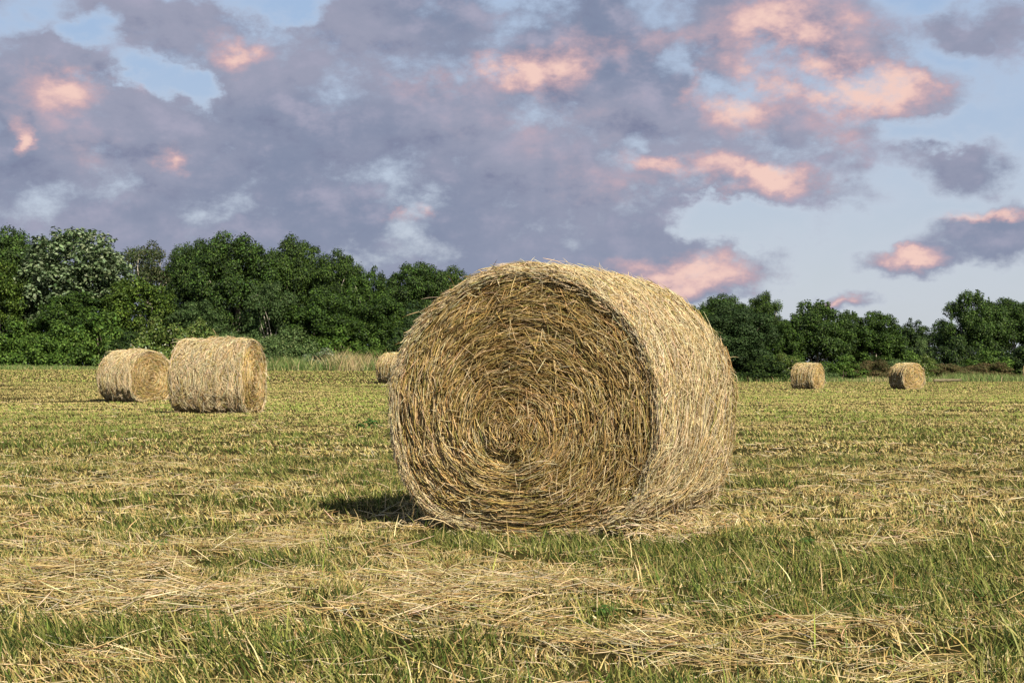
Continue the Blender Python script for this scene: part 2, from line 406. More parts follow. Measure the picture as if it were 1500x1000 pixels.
def build_grass():
    r = rng(11)
    Vs, Qs, Ts, Cs = [], [], [], []; off = 0
    def add(v, q, t, c):
        nonlocal off
        Vs.append(v); Qs.append(q + off); Ts.append(t + off); Cs.append(c); off += len(v)
    # (count, near, far, width, length, spread)
    for (n, d0, d1, w, L) in ((150000, 4.2, 9.5, .0052, .064), (130000, 9.5, 17, .0066, .062), (100000, 17, 34, .012, .06), (170000, 34, 75, .022, .056), (150000, 75, 185, .05, .07)):
        x, y = scatter(r, n, d0, d1, power=.75)
        g, dry = masks(x, y)
        keep = ~in_bale(x, y, .02)
        keep &= r.random(len(x)) < (1 - .55 * dry * (y < 16)) * np.where(y < 17, np.clip(-.25 + 2.0 * VN.fbm(x / .13 + 33, y / .22 + 77, 2), .12, 1), 1)
        x, y, g, dry = x[keep], y[keep], g[keep], dry[keep]; k = len(x)
        far = smoothstep(y, 14, 30)[:, None]
        isg = r.random(k) < np.clip(g * .85 + .02, .12, .72)
        col = np.where(isg[:, None], pick(r, GREENS, [2.2, 3, 2.4, 2.2, 2.4], k), pick(r, DRYS, [3, 3, 2, 2, .8, 2.2], k))
        col = col * (1 - far) + far * (col * .35 + np.array([[.27, .265, .095]]) * (.86 + .28 * r.random((k, 1))) * np.where(isg[:, None], np.array([[.74, .93, .6]]), np.array([[1.22, 1.02, 1.15]])) * .85)
        col = col * np.where(isg, .66 + .3 * smoothstep(y, 15, 45), .86 + .1 * smoothstep(y, 15, 45))[:, None]
        tall = VM.fbm(x / .5 + 300, y / .5 + 300, 3)
        LL = L * (.45 + 1.0 * r.random(k)) * np.where(isg, .75 + .95 * np.clip(g, 0, 1) * (tall * 1.4), .75)
        lean = .55 + .35 * (~isg)
        # blades lean a common way in swathes plus their own jitter
        la = VN.fbm(x / .8 + 11, y / .8 + 400, 2) * 9 + r.normal(0, 1.5, k)
        lm = np.abs(r.normal(0, lean, k))
        d = norm(np.stack([np.cos(la) * lm - .25, np.sin(la) * lm * .8, np.ones(k)], 1))
        ang = r.uniform(0, 2 * math.pi, k)
        side = np.stack([np.cos(ang), np.sin(ang) * .6, np.zeros(k)], 1); side = norm(np.cross(d, np.cross(side, d)))
        bend = np.stack([np.cos(la), np.sin(la), -.4 * np.ones(k)], 1) * (LL * r.uniform(0, .45, k))[:, None]
        z = terrain(x, y) - .006
        add(*ribbons(np.stack([x, y, z], 1), d, LL, w * r.uniform(.6, 1.3, k), side, bend, col))
    # taller stalks left standing near the camera
    n = 1500; x, y = scatter(r, n, 4.3, 12, power=.6); g, dry = masks(x, y)
    kp = (~in_bale(x, y, .03)) & (r.random(n) < np.clip(g + .1, 0, 1)); x, y = x[kp], y[kp]; k = len(x)
    LL = r.uniform(.09, .21, k); la = r.normal(2.4, .8, k); lm = np.abs(r.normal(.3, .3, k))
    d = norm(np.stack([np.cos(la) * lm, np.sin(la) * lm * .6, np.ones(k)], 1))
    side = norm(np.cross(d, np.array([[0., 1., 0.]])))
    col = np.where((r.random(k) < .55)[:, None], pick(r, GREENS, [3, 2, 3, 1, 2], k), pick(r, DRYS, [3, 2, 3, 1, 1, 2], k))
    add(*ribbons(np.stack([x, y, terrain(x, y)], 1), d, LL, r.uniform(.0035, .006, k), side, np.stack([np.cos(la), np.sin(la), -.5 * np.ones(k)], 1) * (LL * .25)[:, None], col))
    o = mesh_obj('grass', np.concatenate(Vs), [np.concatenate(Qs), np.concatenate(Ts)], M_GRASS, col=np.concatenate(Cs))
    tag(o, 'short green and yellowed stubble grass all over the mown field', 'grass', kind='stuff')
build_grass()

def build_loose_hay():
    """cut stems lying on the stubble in rows"""
    r = rng(21); P, W, S, C = [], [], [], []
    for (n, d0, d1, w, L) in ((60000, 4.2, 9.0, .0018, .13), (40000, 9, 17, .0028, .13), (24000, 17, 40, .005, .12), (6000, 40, 180, .010, .16)):
        x, y = scatter(r, n, d0, d1, power=.9)
        g, dry = masks(x, y)
        kp = (r.random(n) < .05 + .62 * dry * np.where(y > 13, .6, 1)) & ~in_bale(x, y, .0)
        x, y, dry = x[kp], y[kp], dry[kp]; k = len(x)
        # direction: mostly along the swath (across the view), noisy
        sw = (VN.fbm(x / 1.4 + 700, y / .9 + 70, 2) - .5) * 1.3
        ang = sw + r.normal(0, .5, k) + (r.random(k) < .25) * r.uniform(-1.5, 1.5, k) - .05
        pit = r.normal(0, .15, k) + (r.random(k) < .07) * r.uniform(-.7, .7, k)
        LL = L * r.uniform(.35, 1.6, k)
        T = np.stack([np.cos(ang) * np.cos(pit), np.sin(ang) * np.cos(pit), np.sin(pit)], 1)
        z = terrain(x, y) + r.uniform(.008, .05, k) * (.5 + dry) + np.abs(np.sin(pit)) * LL * .45
        c = np.stack([x, y, z], 1)
        cv = r.normal(0, .08, k)
        B = np.stack([-np.sin(ang), np.cos(ang), r.normal(0, .5, k)], 1)
        ss = np.array([-.5, -.17, .17, .5])
        pts = c[:, None] + T[:, None] * (ss[None, :, None] * LL[:, None, None]) + B[:, None] * ((ss[None, :, None] ** 2) * (LL * cv * 3)[:, None, None])
        P.append(pts); W.append(w * r.uniform(.6, 1.35, k)); S.append(np.tile([[0, 0, 1.]], (k, 1)))
        C.append(pick(r, STRAW_PAL, [4.0, 4, 2.2, 1.2, 1.8, 1.6, 1.6], k) * 1.02)
    # hay that has slipped off round the foot of the big roll
    k = 2000; la = np.where(r.random(k) < .66, r.normal(.76, .11, k), r.uniform(-.75, .75, k)); lb = np.where(np.abs(la) < .42, r.choice([-.03, BL + .05], k, p=[.15, .85]) + r.normal(0, .03, k), r.uniform(-.1, BL + .15, k))
    la = np.where((np.abs(la) > .42) & (r.random(k) < .22), -np.abs(la), la)
    x = BALE_C[0] + la * math.cos(BALE_A) + lb * math.sin(BALE_A); y = BALE_C[1] - la * math.sin(BALE_A) + lb * math.cos(BALE_A)
    ang = r.uniform(-1.6, 1.6, k); pit = r.normal(0, .35, k); LL = r.uniform(.05, .2, k)
    T = np.stack([np.cos(ang) * np.cos(pit), np.sin(ang) * np.cos(pit), np.sin(pit)], 1)
    hh = np.clip(np.where(la > 0, .27, .14) - np.clip(np.abs(la) - .60, -.15, 1) * 1.0, .03, .24) * np.where(np.abs(la) < .42, .18, 1)
    c = np.stack([x, y, terrain(x, y) + r.random(k) * hh + .01], 1); ss = np.array([-.5, -.17, .17, .5])
    P.append(c[:, None] + T[:, None] * (ss[None, :, None] * LL[:, None, None]) - np.array([0, 0, 1.]) * ((ss[None, :, None] ** 2) * (LL * .5)[:, None, None]))
    W.append(.0027 * r.uniform(.6, 1.3, k)); S.append(np.tile([[0, 0, 1.]], (k, 1))); C.append(pick(r, STRAW_PAL, [4, 3, 1.5, 1.6, .8, 2.4, 1.0], k))
    v, q, c = tubes(np.concatenate(P), np.concatenate(W), np.concatenate(S), np.concatenate(C))
    o = mesh_obj('loose_hay', v, [q], M_STRAW, col=c)
    tag(o, 'cut dry hay stems lying flat in pale rows on the stubble', 'loose hay', kind='stuff')
build_loose_hay()

# ------------------------------------------------------------------ round bales
def section(th, W, H):
    """outline of a slightly slumped roll, th from +x anticlockwise, z=0 at the ground"""
    c = np.cos(th); s = np.sin(th); e = 2 / 2.9
    lo = s < 0
    x = np.where(lo, np.sign(c) * np.abs(c) ** e, c) * W
    z = H * (1 + np.where(lo, -np.abs(s) ** e, s))
    return x, z

def bale(name, seed, W, H, L, nface, nside, nstray, wid, Lf, swirl=(-.10, -.32), back=1.0, palf=None, pals=None, stripes=1.0, fuzz=False):
    r = rng(seed); root = empty(name)
    loc_n = VNoise(seed + 3)
    lumps = lambda th, yy: (loc_n.fbm(th * 2.2 + 9, yy * 1.5 + 9, 3) - .5) * (.11 if fuzz else .06)
    sup = lambda yy: 1 + back * np.clip(yy / L, 0, 1)
    grooves = np.interp(np.linspace(-.1, 1.1, 400), np.linspace(-.1, 1.1, 26), r.normal(0, 1, 26))
    groove = lambda yy: np.interp(yy / L, np.linspace(-.1, 1.1, 400), grooves) * .011 * stripes
    edge = lambda yy: -.025 * (np.clip(1 - yy / .05, 0, 1) ** 2 + np.clip(1 - (L - yy) / .09, 0, 1) ** 2)
    def side_pt(th, yy, h):
        x, z = section(th, W, H)
        x = x * (1 - .045 * np.clip(yy / L, 0, 1) * (not fuzz))
        nx, nz = np.cos(th), np.sin(th)
        rr = h + lumps(th, yy) + groove(yy) + edge(yy)
        zz = z * (1 + .04 * back * np.clip(yy / L, 0, 1))
        return np.stack([x + nx * rr, yy, np.maximum(zz + nz * rr, .0)], -1)
    phs = r.normal(0, 1, 200)
    def face_pt(th, t, h, sgn=-1):
        cx, cz = swirl
        sxx, szz = section(th, W, H); wq = t ** 3
        sxx = sxx * wq + np.cos(th) * W * (1 - wq); szz = szz * wq + (1 + np.sin(th)) * H * (1 - wq)
        x = cx * W * (1 - t) ** 1.2 + t * sxx
        z = (H + cz * H) * (1 - t) ** 1.2 + (1 - (1 - t) ** 1.2) * 0 + t * szz + (1 - t - (1 - t) ** 1.2) * H
        ph = t * 15 + th / (2 * math.pi)
        ridge = np.interp(ph % 199, np.arange(200) * .55 % 199.5, phs) if False else phs[(np.floor(ph * 1.8)).astype(int) % 200] * (1 - (ph * 1.8 % 1)) + phs[(np.floor(ph * 1.8) + 1).astype(int) % 200] * (ph * 1.8 % 1)
        bulge = .035 * (1 - t ** 2) - .014 * smoothstep(t, .80, .96)
        pit = -.05 * np.exp(-((x - cx * W * 1.0) ** 2 + (z - (H * (1 + cz) - .09)) ** 2 * 2.2) / .009)
        lum = (loc_n.fbm(x * 3.5 + 20, z * 3.5 + 20, 3) - .5) * .05
        dep = bulge + ridge * .0045 * smoothstep(t, .05, .2) + pit + lum + h - .02
        y = -dep if sgn < 0 else L + dep
        return np.stack([x, y * np.ones_like(x), np.maximum(z, .0)], -1)
    # packed core
    nt, ny = 96, 24
    th = np.linspace(0, 2 * math.pi, nt, endpoint=False); yv = np.linspace(0, L, ny)
    TH, YY = np.meshgrid(th, yv)
    ring = side_pt(TH.ravel(), YY.ravel(), -.035 * np.ones(TH.size))
    idx = np.arange(nt * ny).reshape(ny, nt)
    q = [np.stack([idx[:-1], np.roll(idx[:-1], -1, 1), np.roll(idx[1:], -1, 1), idx[1:]], -1).reshape(-1, 4)]
    Vv = [ring]; off = len(ring)
    for sgn in (-1, 1):
        tv = np.linspace(.97, .0, 22)
        T2, TT = np.meshgrid(th, tv)
        p = face_pt(T2.ravel(), TT.ravel(), -.05 * np.ones(T2.size), sgn)
        id2 = np.arange(nt * 22).reshape(22, nt) + off
        a = np.concatenate([(idx[0] if sgn < 0 else idx[-1])[None], id2])
        q.append(np.stack([a[:-1], np.roll(a[:-1], -1, 1), np.roll(a[1:], -1, 1), a[1:]], -1).reshape(-1, 4)[:, ::(-1 if sgn < 0 else 1)])
        Vv.append(p); off += len(p)
    core = mesh_obj('packed_core', np.concatenate(Vv), [np.concatenate(q)], M_CORE, root, smooth=True)
    ss = np.linspace(-.5, .5, 5)
    # both end faces: stems laid round the spiral
    for sgn, nf in ((-1, nface), (1, nface // 4)):
        t = np.sqrt(r.random(nf)) * 1.0; th0 = r.uniform(0, 2 * math.pi, nf)
        LL = Lf * r.uniform(.35, 1.5, nf)
        LL = np.minimum(LL, .05 + t * 1.1 * W)
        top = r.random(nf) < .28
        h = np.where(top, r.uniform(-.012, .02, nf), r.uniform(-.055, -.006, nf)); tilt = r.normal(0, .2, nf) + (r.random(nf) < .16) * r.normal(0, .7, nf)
        tilt = tilt * np.where(top, 1.15, .9) + (t < .22) * r.normal(0, .7, nf) - .06
        dth = LL * np.cos(tilt) / np.maximum(t * (W + H) / 2, .06); dt = LL * np.sin(tilt) / ((W + H) / 2)
        lift = r.normal(0, .018, nf)
        P = []
        for s in ss:
            tt = np.clip(t + dt * s, 0, 1.0)
            P.append(face_pt(th0 + dth * s, tt, h + lift * s + np.clip(r.normal(0, .002, nf), -.01, .01), sgn))
        P = np.stack(P, 1)
        pal = palf or [1.6, 5.2, 3.2, .8, 2.6, .3, 2.0]
        cc = np.where(top[:, None], pick(r, STRAW_PAL, [3.4, 4.6, 1.8, .8, .6, 1.4, 1.2], nf, .2) * np.array([[.92, .87, .77]]), pick(r, STRAW_PAL, pal, nf, .25) * np.array([[.55, .52, .45]]))  # deeper stems are browner old hay, darkened further as shade in the gaps
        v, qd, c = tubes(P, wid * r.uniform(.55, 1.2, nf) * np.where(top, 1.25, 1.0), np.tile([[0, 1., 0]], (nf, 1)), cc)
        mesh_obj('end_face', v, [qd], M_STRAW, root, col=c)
    # curved side, with the outermost wraps bunched along both rims
    n = nside; th0 = r.uniform(R(-78), R(258), n); yy = r.uniform(-.012, L + .012, n)
    nr_ = 0 if fuzz else n // 14; yy[:nr_] = r.normal(.004, .012, nr_); yy[nr_:nr_ + nr_ // 2] = L - r.normal(.004, .012, nr_ // 2)
    LL = Lf * r.uniform(.4, 1.7, n); tilt = r.normal(0, .46, n) + (r.random(n) < .25) * r.normal(0, .9, n)
    dth = LL * np.cos(tilt) / ((W + H) / 2); dy = LL * np.sin(tilt)
    tilt[:nr_ + nr_ // 2] *= .3; h = -.045 + .068 * r.random(n) ** 1.3; h[:nr_ + nr_ // 2] = r.uniform(-.01, .016, nr_ + nr_ // 2); lift = np.abs(r.normal(0, .016, n)) * np.sign(r.random(n) - .3)
    P = np.stack([side_pt(th0 + dth * s, np.clip(yy + dy * s, -.026 + .034 * r.random(n), L + .02), h + lift * (s + .5)) for s in ss], 1)
    nrm = np.stack([np.cos(th0), 0 * th0, np.sin(th0)], 1)
    pal = pals or [4.4, 2.2, .9, 1.6, .35, 3.8, .5]
    v, qd, c = tubes(P, wid * r.uniform(.55, 1.3, n), nrm, pick(r, STRAW_PAL, pal, n, .18))
    side_parts = (v, qd, c)
    if not fuzz: mesh_obj('rolled_side', v, [qd], M_STRAW, root, col=c)
    # stems sticking out
    n = nstray; onface = r.random(n) < .22
    th0 = r.uniform(R(-40), R(220), n); yy = r.uniform(0, L, n); yy[: n // 4] = r.normal(L * .95, .05, n // 4)
    p0 = side_pt(th0, np.clip(yy, 0, L), np.full(n, -.02))
    nr = np.stack([np.cos(th0), r.normal(0, .3, n), np.sin(th0)], 1)
    tg = np.stack([-np.sin(th0), r.normal(0, .5, n), np.cos(th0)], 1) * np.sign(r.random(n) - .5)[:, None]
    tf = np.sqrt(r.random(n)); pf = face_pt(th0 * 1.7, tf, np.full(n, -.02))
    p0 = np.where(onface[:, None], pf, p0)
    nr = np.where(onface[:, None], np.stack([r.normal(0, .5, n), -np.ones(n), r.normal(0, .5, n)], 1), nr)
    tg = np.where(onface[:, None], np.stack([r.normal(0, 1, n), 0 * th0, r.normal(0, 1, n)], 1), tg)
    d = norm(nr * (.2 + 1.1 * r.random(n) ** 1.6)[:, None] + tg * 1.0)
    LL = Lf * r.uniform(.35, 1.15, n); cv = r.normal(0, .35, n)
    nl = n // 30; LL[-nl:] *= r.uniform(1.3, 2.1, nl); d[-nl:] = norm(nr[-nl:] * r.uniform(.5, 1.3, (nl, 1)) + tg[-nl:])
    P = np.stack([p0 + d * (LL * s)[:, None] + norm(np.cross(d, nr)) * (LL * cv * s * s)[:, None] - np.array([[0, 0, 1.]]) * (LL * .25 * s ** 2)[:, None] for s in np.linspace(0, 1, 5)], 1)
    v, qd, c = tubes(P, wid * r.uniform(.45, .9, n), norm(nr), pick(r, STRAW_PAL, [4, 2, 1, 2, 1.0, 3, 1], n))
    if fuzz: mesh_obj('rolled_side', np.concatenate([side_parts[0], v]), [side_parts[1], qd + len(side_parts[0])], M_STRAW, root, col=np.concatenate([side_parts[2], c]))
    else: mesh_obj('stray_stems', v, [qd], M_STRAW, root, col=c)
    return root

b = bale('hay_bale', 40, BW, BH, BL, 40000, 60000, 4500, .0020, .13, back=-.3)
b.location = (BALE_C[0], BALE_C[1], float(terrain(BALE_C[0], BALE_C[1])) * 0 - .005); b.rotation_euler = (0, 0, -BALE_A)
tag(b, 'big round hay bale in the foreground with spiral end facing the camera', 'hay bale', 'round hay bales left on the mown field')

# the other bales: (px of bale centre, depth, heading, label)
def place_bale(o, px, depth, deg, label, sc=(1, 1, 1)):
    x = (px - 750) / F * depth
    z = float(terrain(x, depth))
    o.location = (x, depth, z - .01); o.rotation_euler = (0, 0, R(deg)); o.scale = sc
    tag(o, label, 'hay bale', 'round hay bales left on the mown field')
midb = bale('hay_bale', 61, .84, .81, 1.55, 7000, 15000, 700, .0055, .22, swirl=(0, -.05), back=.0, stripes=1.1, fuzz=True,
            palf=[3, 3.6, 2, 1.8, 1.4, 1.4, 1], pals=[3.6, 1.2, .8, 2.4, .5, 4.2, .4])
# origin lies in the middle of the front face: shift so that it turns about its middle
for ch in midb.children: ch.location = (0, -.775, 0)
place_bale(midb, 320, 32.9, 80, 'pale round bale seen side-on, nearer of the two at the left', (1, 1.05, 1))
o = copy_tree(midb); place_bale(o, 198, 46.5, 55, 'golden round bale half behind the nearer one at the left', (1.04, .97, .97))
farb = bale('hay_bale', 83, .82, .80, 1.5, 2600, 5200, 160, .011, .3, swirl=(0, 0), back=.0, stripes=2.4, fuzz=True,
            palf=[4, 3, 1, 1.5, .5, 2, .6], pals=[3, 2.6, 1.8, 1.8, 1.6, 1.5, 1])
for ch in farb.children: ch.location = (0, -.75, 0)
place_bale(farb, 1183, 93, 52, 'small distant bale with narrow sunlit end, right of the big bale')
o = copy_tree(farb); place_bale(o, 1328, 93.5, 22, 'small distant bale with wide spiral end near the pale log')
o = copy_tree(farb); place_bale(o, 581, 79, 45, 'bale peeping out behind the left edge of the big bale')
o = copy_tree(farb); place_bale(o, 1512, 150, 60, 'tiny bale cut off by the right picture edge before the trees')

# ------------------------------------------------------------------ trees
def leaf_mesh(r, blobs_c, blobs_r, per_area, leaf, pal, wts, flat=.0, drop=.0, up=.35, aspect=.6, squash=.8):
    P, Nn, C = [], [], []
    for c, rad in zip(blobs_c, blobs_r):
        n = int(2.6 * per_area * rad * rad * 12.6 / (leaf * leaf)); n = max(n, 12)
        d = norm(r.normal(0, 1, (n, 3))); d[:, 2] = np.abs(d[:, 2]) * np.where(r.random(n) < .72, 1, -1)
        rr = rad * (1 - .5 * r.random(n) ** 2.2) * (1 + .15 * r.normal(0, 1, n))
        p = c + d * rr[:, None] * np.array([1, 1, squash])
        P.append(p); Nn.append(norm(d * .8 + np.array([0, 0, up]) + r.normal(0, .45, (n, 3))))
        bc = 1 + r.normal(0, .10)
        C.append(pick(r, pal, wts, n, .13) * bc)
    P = np.concatenate(P); Nn = np.concatenate(Nn); C = np.concatenate(C); n = len(P)
    a = norm(np.cross(Nn, r.normal(0, 1, (n, 3)))); b2 = np.cross(Nn, a)
    s = (leaf * r.uniform(.6, 1.35, n))[:, None]
    V = np.stack([P - a * s * .5, P + b2 * s * aspect * .5 + Nn * s * .08, P + a * s * .5, P - b2 * s * aspect * .5 + Nn * s * .08], 1)
    q = np.arange(n * 4).reshape(n, 4)
    return V.reshape(-1, 3), q, np.repeat(np.clip(C, .01, .7), 4, 0)

def limb(p0, p1, r0, r1, col, r, bend=.1, K=5, nside=6):
    p0 = np.array(p0, float); p1 = np.array(p1, float); L = np.linalg.norm(p1 - p0)
    mid = r.normal(0, 1, 3) * L * bend; mid[2] *= .3
    V = []
    d = (p1 - p0) / L; a = np.cross(d, [0.3, 1, .1]); a /= np.linalg.norm(a); b2 = np.cross(d, a)
    for i in range(K):
        s = i / (K - 1); c = p0 + (p1 - p0) * s + mid * s * (1 - s) * 2; rad = r0 + (r1 - r0) * s
        for j in range(nside):
            an = 2 * math.pi * j / nside; V.append(c + (a * math.cos(an) + b2 * math.sin(an)) * rad)
    V = np.array(V); idx = np.arange(K * nside).reshape(K, nside)
    q = np.stack([idx[:-1], np.roll(idx[:-1], -1, 1), np.roll(idx[1:], -1, 1), idx[1:]], -1).reshape(-1, 4)
    return V, q, np.tile(col, (len(V), 1))

def tree(name, seed, H, W, base, nblob, brad, leaf, per, pal, wts, barkc, shape='dome', shoots=0, limbs=9, up=.35, lean=0.0):
    """unit tree: height H, crown width W, crown from base*H to H"""
    r = rng(seed); root = empty(name)
    hz = (1 - base) * H / 2; cz = base * H + hz
    cs, rs = [], []
    while len(cs) < nblob:
        d = norm(r.normal(0, 1, (1, 3)))[0]; q = r.random() ** .30
        if d[2] < -.55: continue
        if shape == 'umbrella' and d[1] < -.1 and -.5 < d[2] < .15 and abs(d[0]) < .55: continue
        x, y, z = d * q
        wscale = 1.0
        if shape == 'cone': wscale = np.clip(1.0 - .55 * (z + 1) / 2, .3, 1)
        if shape == 'umbrella': wscale = .7 + .3 * (z + 1) / 2
        rad = brad * W * r.uniform(.65, 1.35)
        k = 1 - brad * 1.0
        cs.append([x * W / 2 * k * wscale + lean * z, y * W / 2 * k * wscale, cz + z * hz * (1 - brad * .6)]); rs.append(rad)
    cs = np.array(cs); rs = np.array(rs)
    if shoots:
        a = r.uniform(-1, 1, shoots) * W * .42; b2 = r.uniform(-1, 1, shoots) * W * .3
        zt = base * H + 2 * hz * np.sqrt(np.clip(1 - (a / (W * .52)) ** 2 - (b2 / (W * .5)) ** 2, .1, 1))
        zt = cz + (zt - cz) * .92
        for i in range(shoots):
            for kk in range(4):
                cs = np.vstack([cs, [a[i] + r.normal(0, .06), b2[i], zt[i] - .2 + kk * .32]]); rs = np.append(rs, .34 - .06 * kk)
    v, qd, c = leaf_mesh(r, cs, rs, per, leaf, pal, wts, up=up)
    mesh_obj('crown', v, [qd], M_LEAF, root, col=c)
    # trunk with limbs to the clumps
    Vt, Qt, Ct = [], [], []; off = 0
    def add(t):
        nonlocal off
        Vt.append(t[0]); Qt.append(t[1] + off); Ct.append(t[2]); off += len(t[0])
    top = np.array([lean * .5, 0, base * H + hz * 1.2]); fork = np.array([r.normal(0, .15), 0, H * (base * .8 + .06)])
    add(limb((0, 0, -.3), fork, .028 * H, .020 * H, barkc, r, .05)); add(limb(fork, top, .020 * H, .008 * H, barkc, r, .12))
    for i in r.choice(nblob, min(limbs, nblob), replace=False):
        s = r.random() * .5; st = fork + (top - fork) * s
        add(limb(st, cs[i], .011 * H * (1 - s * .5), .003 * H, barkc, r, .15))
    mesh_obj('trunk', np.concatenate(Vt), [np.concatenate(Qt)], M_BARK, root, col=np.concatenate(Ct), smooth=True)
    return root

DK = [(.026, .050, .011), (.038, .070, .014), (.065, .11, .02), (.014, .03, .007)]
MG = [(.036, .072, .012), (.055, .105, .016), (.09, .16, .025), (.022, .045, .009)]
YG = [(.055, .095, .012), (.085, .14, .018), (.035, .065, .01), (.13, .19, .03)]
PL = [(.19, .26, .13), (.12, .17, .08), (.035, .065, .02), (.26, .33, .19)]
GB = [(.06, .08, .03), (.085, .09, .04), (.04, .055, .02), (.12, .13, .06)]
BG = [(.045, .085, .024), (.07, .12, .036), (.03, .055, .016), (.11, .17, .055)]
GREYB = (.30, .27, .22); BROWNB = (.16, .13, .10); PALEB = (.42, .38, .31)

protos = {}
def proto(key, *a, **k):
    o = tree(*a, **k); o['_H'] = 0; protos[key] = [o, False, a[2], a[3]]
proto('oak', 'oak_tree', 101, 12, 10, .04, 190, .088, .22, .75, DK + [(.08, .16, .03)], [3, 4, 3, 2, 2], GREYB, limbs=14)
proto('oak2', 'oak_tree', 102, 12, 10, .10, 150, .092, .22, .7, DK + [(.09, .16, .025)], [2, 4, 4, 2, 2], PALEB, 'umbrella', limbs=16)
proto('silver', 'silver_leaved_tree', 103, 12, 10, .10, 430, .058, .36, .5, PL, [4, 2.5, 4, 1.8], PALEB, limbs=14, up=.7)
proto('yellow', 'maple_tree', 104, 9, 8, .0, 120, .085, .24, .75, YG, [3, 3, 3, 1.5], GREYB, limbs=8, up=.6)
proto('brown', 'thinning_tree', 105, 12, 9, .40, 42, .10, .22, .5, GB + [(.06, .10, .03)], [3, 2, 3, 1.5, 3], PALEB, limbs=18)
proto('mid', 'broadleaf_tree', 106, 10, 9, .0, 160, .08, .25, .8, MG, [3, 3.5, 2, 2], GREYB, limbs=8)
proto('dense', 'dense_tree', 107, 9, 9, .0, 90, .11, .20, .85, [(.028, .055, .018), (.04, .075, .022), (.055, .095, .028)], [3, 3, 2], BROWNB, limbs=5)
proto('shoot', 'willow_tree', 108, 9, 10, .0, 150, .075, .22, .75, MG + [(.10, .15, .05)], [4, 3, 1.5, 3, 1.5], GREYB, shoots=26, limbs=8)
proto('small', 'small_oak_tree', 109, 7, 4.5, .30, 36, .13, .22, .7, DK, [3, 3, 1.5, 3], BROWNB, limbs=8)
proto('greyish', 'olive_leaved_tree', 110, 7, 7, .0, 110, .085, .2, .7, BG, [3, 3, 2.5, 1.5], PALEB, limbs=9)

GROUPS = {}
def put(key, px, top, wpx, base_y, depth, label, cat='tree', group='trees in the wood along the field edge', rot=None, mindepth=1.0):
    p = protos[key]; o = p[0] if not p[1] else copy_tree(p[0]); p[1] = True
    if '_H' in o: del o['_H']
    x = (px - 750) / F * depth; z0 = float(terrain(x, depth))
    ztop = at(px, top, depth)[2]
    sz = (ztop - z0) / p[2]; sw = wpx / F * depth / p[3]
    o.location = (x, depth, z0); o.scale = (sw, max(sw, .5) * mindepth, sz)
    o.rotation_euler = (0, 0, rot if rot is not None else (px * 1.7) % 6.28)
    if abs(sw) > 0 and rot is None: o.scale = (sw, sw, sz)
    tag(o, label, cat, group)
    return o

B = 540
put('oak', 12, 334, 130, B, 148, 'dark tree at the far left edge behind the silvery tree')
put('yellow', -5, 372, 110, B, 134, 'bright yellow-green tree at the far left in front of the dark one')
put('silver', 110, 331, 172, B, 136, 'tall rounded tree with pale silvery leaves at the left')
put('brown', 222, 352, 120, B, 150, 'thin brownish tree with a bare pale stem right of the silvery tree')
put('yellow', 205, 398, 115, B, 133, 'olive yellow layered tree right below the thin brownish one', rot=1.0)
put('oak', 285, 352, 95, B, 144, 'dark green tree left of the tallest rounded dark tree', rot=2.0)
put('oak', 345, 341, 135, B, 137, 'tallest dark green rounded tree above the nearer left bale', rot=.4)
put('oak2', 432, 349, 110, B, 140, 'tree with pale forking limbs showing, first right of the rounded dark tree', rot=.1)
put('oak2', 492, 370, 100, B, 138, 'spreading tree whose crown slopes down to the right', rot=2.6)
put('mid', 535, 402, 95, B, 136, 'mid-green tree between sloping crown and the small top-heavy tree')
put('small', 548, 386, 46, B, 150, 'small tree with a round tuft rising over its neighbours')
put('oak', 608, 383, 105, B, 146, 'dark tree just left of the big bale top', rot=4.0)
put('oak2', 660, 393, 90, B, 148, 'dark tree partly hidden behind the big bale shoulder', rot=5.0)
put('greyish', 395, 412, 90, B, 131, 'greyish olive tree low in front of the pale-limbed tree')
put('mid', 470, 425, 110, B, 130, 'leafy green tree above the white flowering patch', rot=3.0)
put('mid', 560, 438, 105, B, 130, 'low green tree behind the bale that peeps out', rot=1.4)
put('dense', 620, 450, 100, B, 130, 'low dark tree touching the left edge of the big bale', rot=2.2)
put('greyish', 290, 440, 100, B, 132, 'low shaded olive tree between the left bales', rot=4.0)
put('mid', 110, 430, 130, B, 131, 'green tree under the silvery crown', rot=5.2)
put('oak', 690, 404, 90, B, 152, 'tree whose top just shows over the shoulder of the big bale', rot=1.1)
for i, (px, top, d) in enumerate(((740, 432, 150), (810, 425, 154), (880, 432, 152), (950, 440, 156), (1010, 450, 160))):
    put(('oak', 'mid', 'oak2', 'dense', 'mid')[i], px, top, 110, B, d, 'tree of the far wood hidden behind the big bale')
put('dense', 1078, 446, 125, 548, 150, 'dense dark dome-shaped tree at the right edge of the big bale')
put('oak', 1062, 431, 90, 548, 166, 'dark rounded tree rising behind the dome-shaped tree', rot=.9)
put('oak2', 1118, 430, 66, 548, 168, 'open-topped tree with sky showing through, right of the dark dome', rot=3.3)
put('shoot', 1195, 444, 120, 550, 162, 'tree with upright shoots on top, above the first small bale')
put('shoot', 1243, 458, 70, 550, 165, 'narrower tree with upright shoots beside the broader one', rot=2.2)
put('mid', 1283, 458, 90, 550, 164, 'mid-green tree sloping down before the gap in the wood', rot=2.4)
put('mid', 1150, 470, 70, 550, 160, 'green tree filling the gap right of the dark dome', rot=.3)
put('small', 1336, 464, 40, 550, 185, 'small dark tree standing alone in the skyline gap')
put('small', 1366, 473, 52, 550, 188, 'smallest dark treetop just right of the lone small tree', rot=1.0)
put('mid', 1310, 478, 70, 550, 186, 'darker tree behind the skyline gap', rot=4.1)
put('shoot', 1425, 430, 105, 552, 172, 'tall tree with ragged left side near the right edge', rot=4.4)
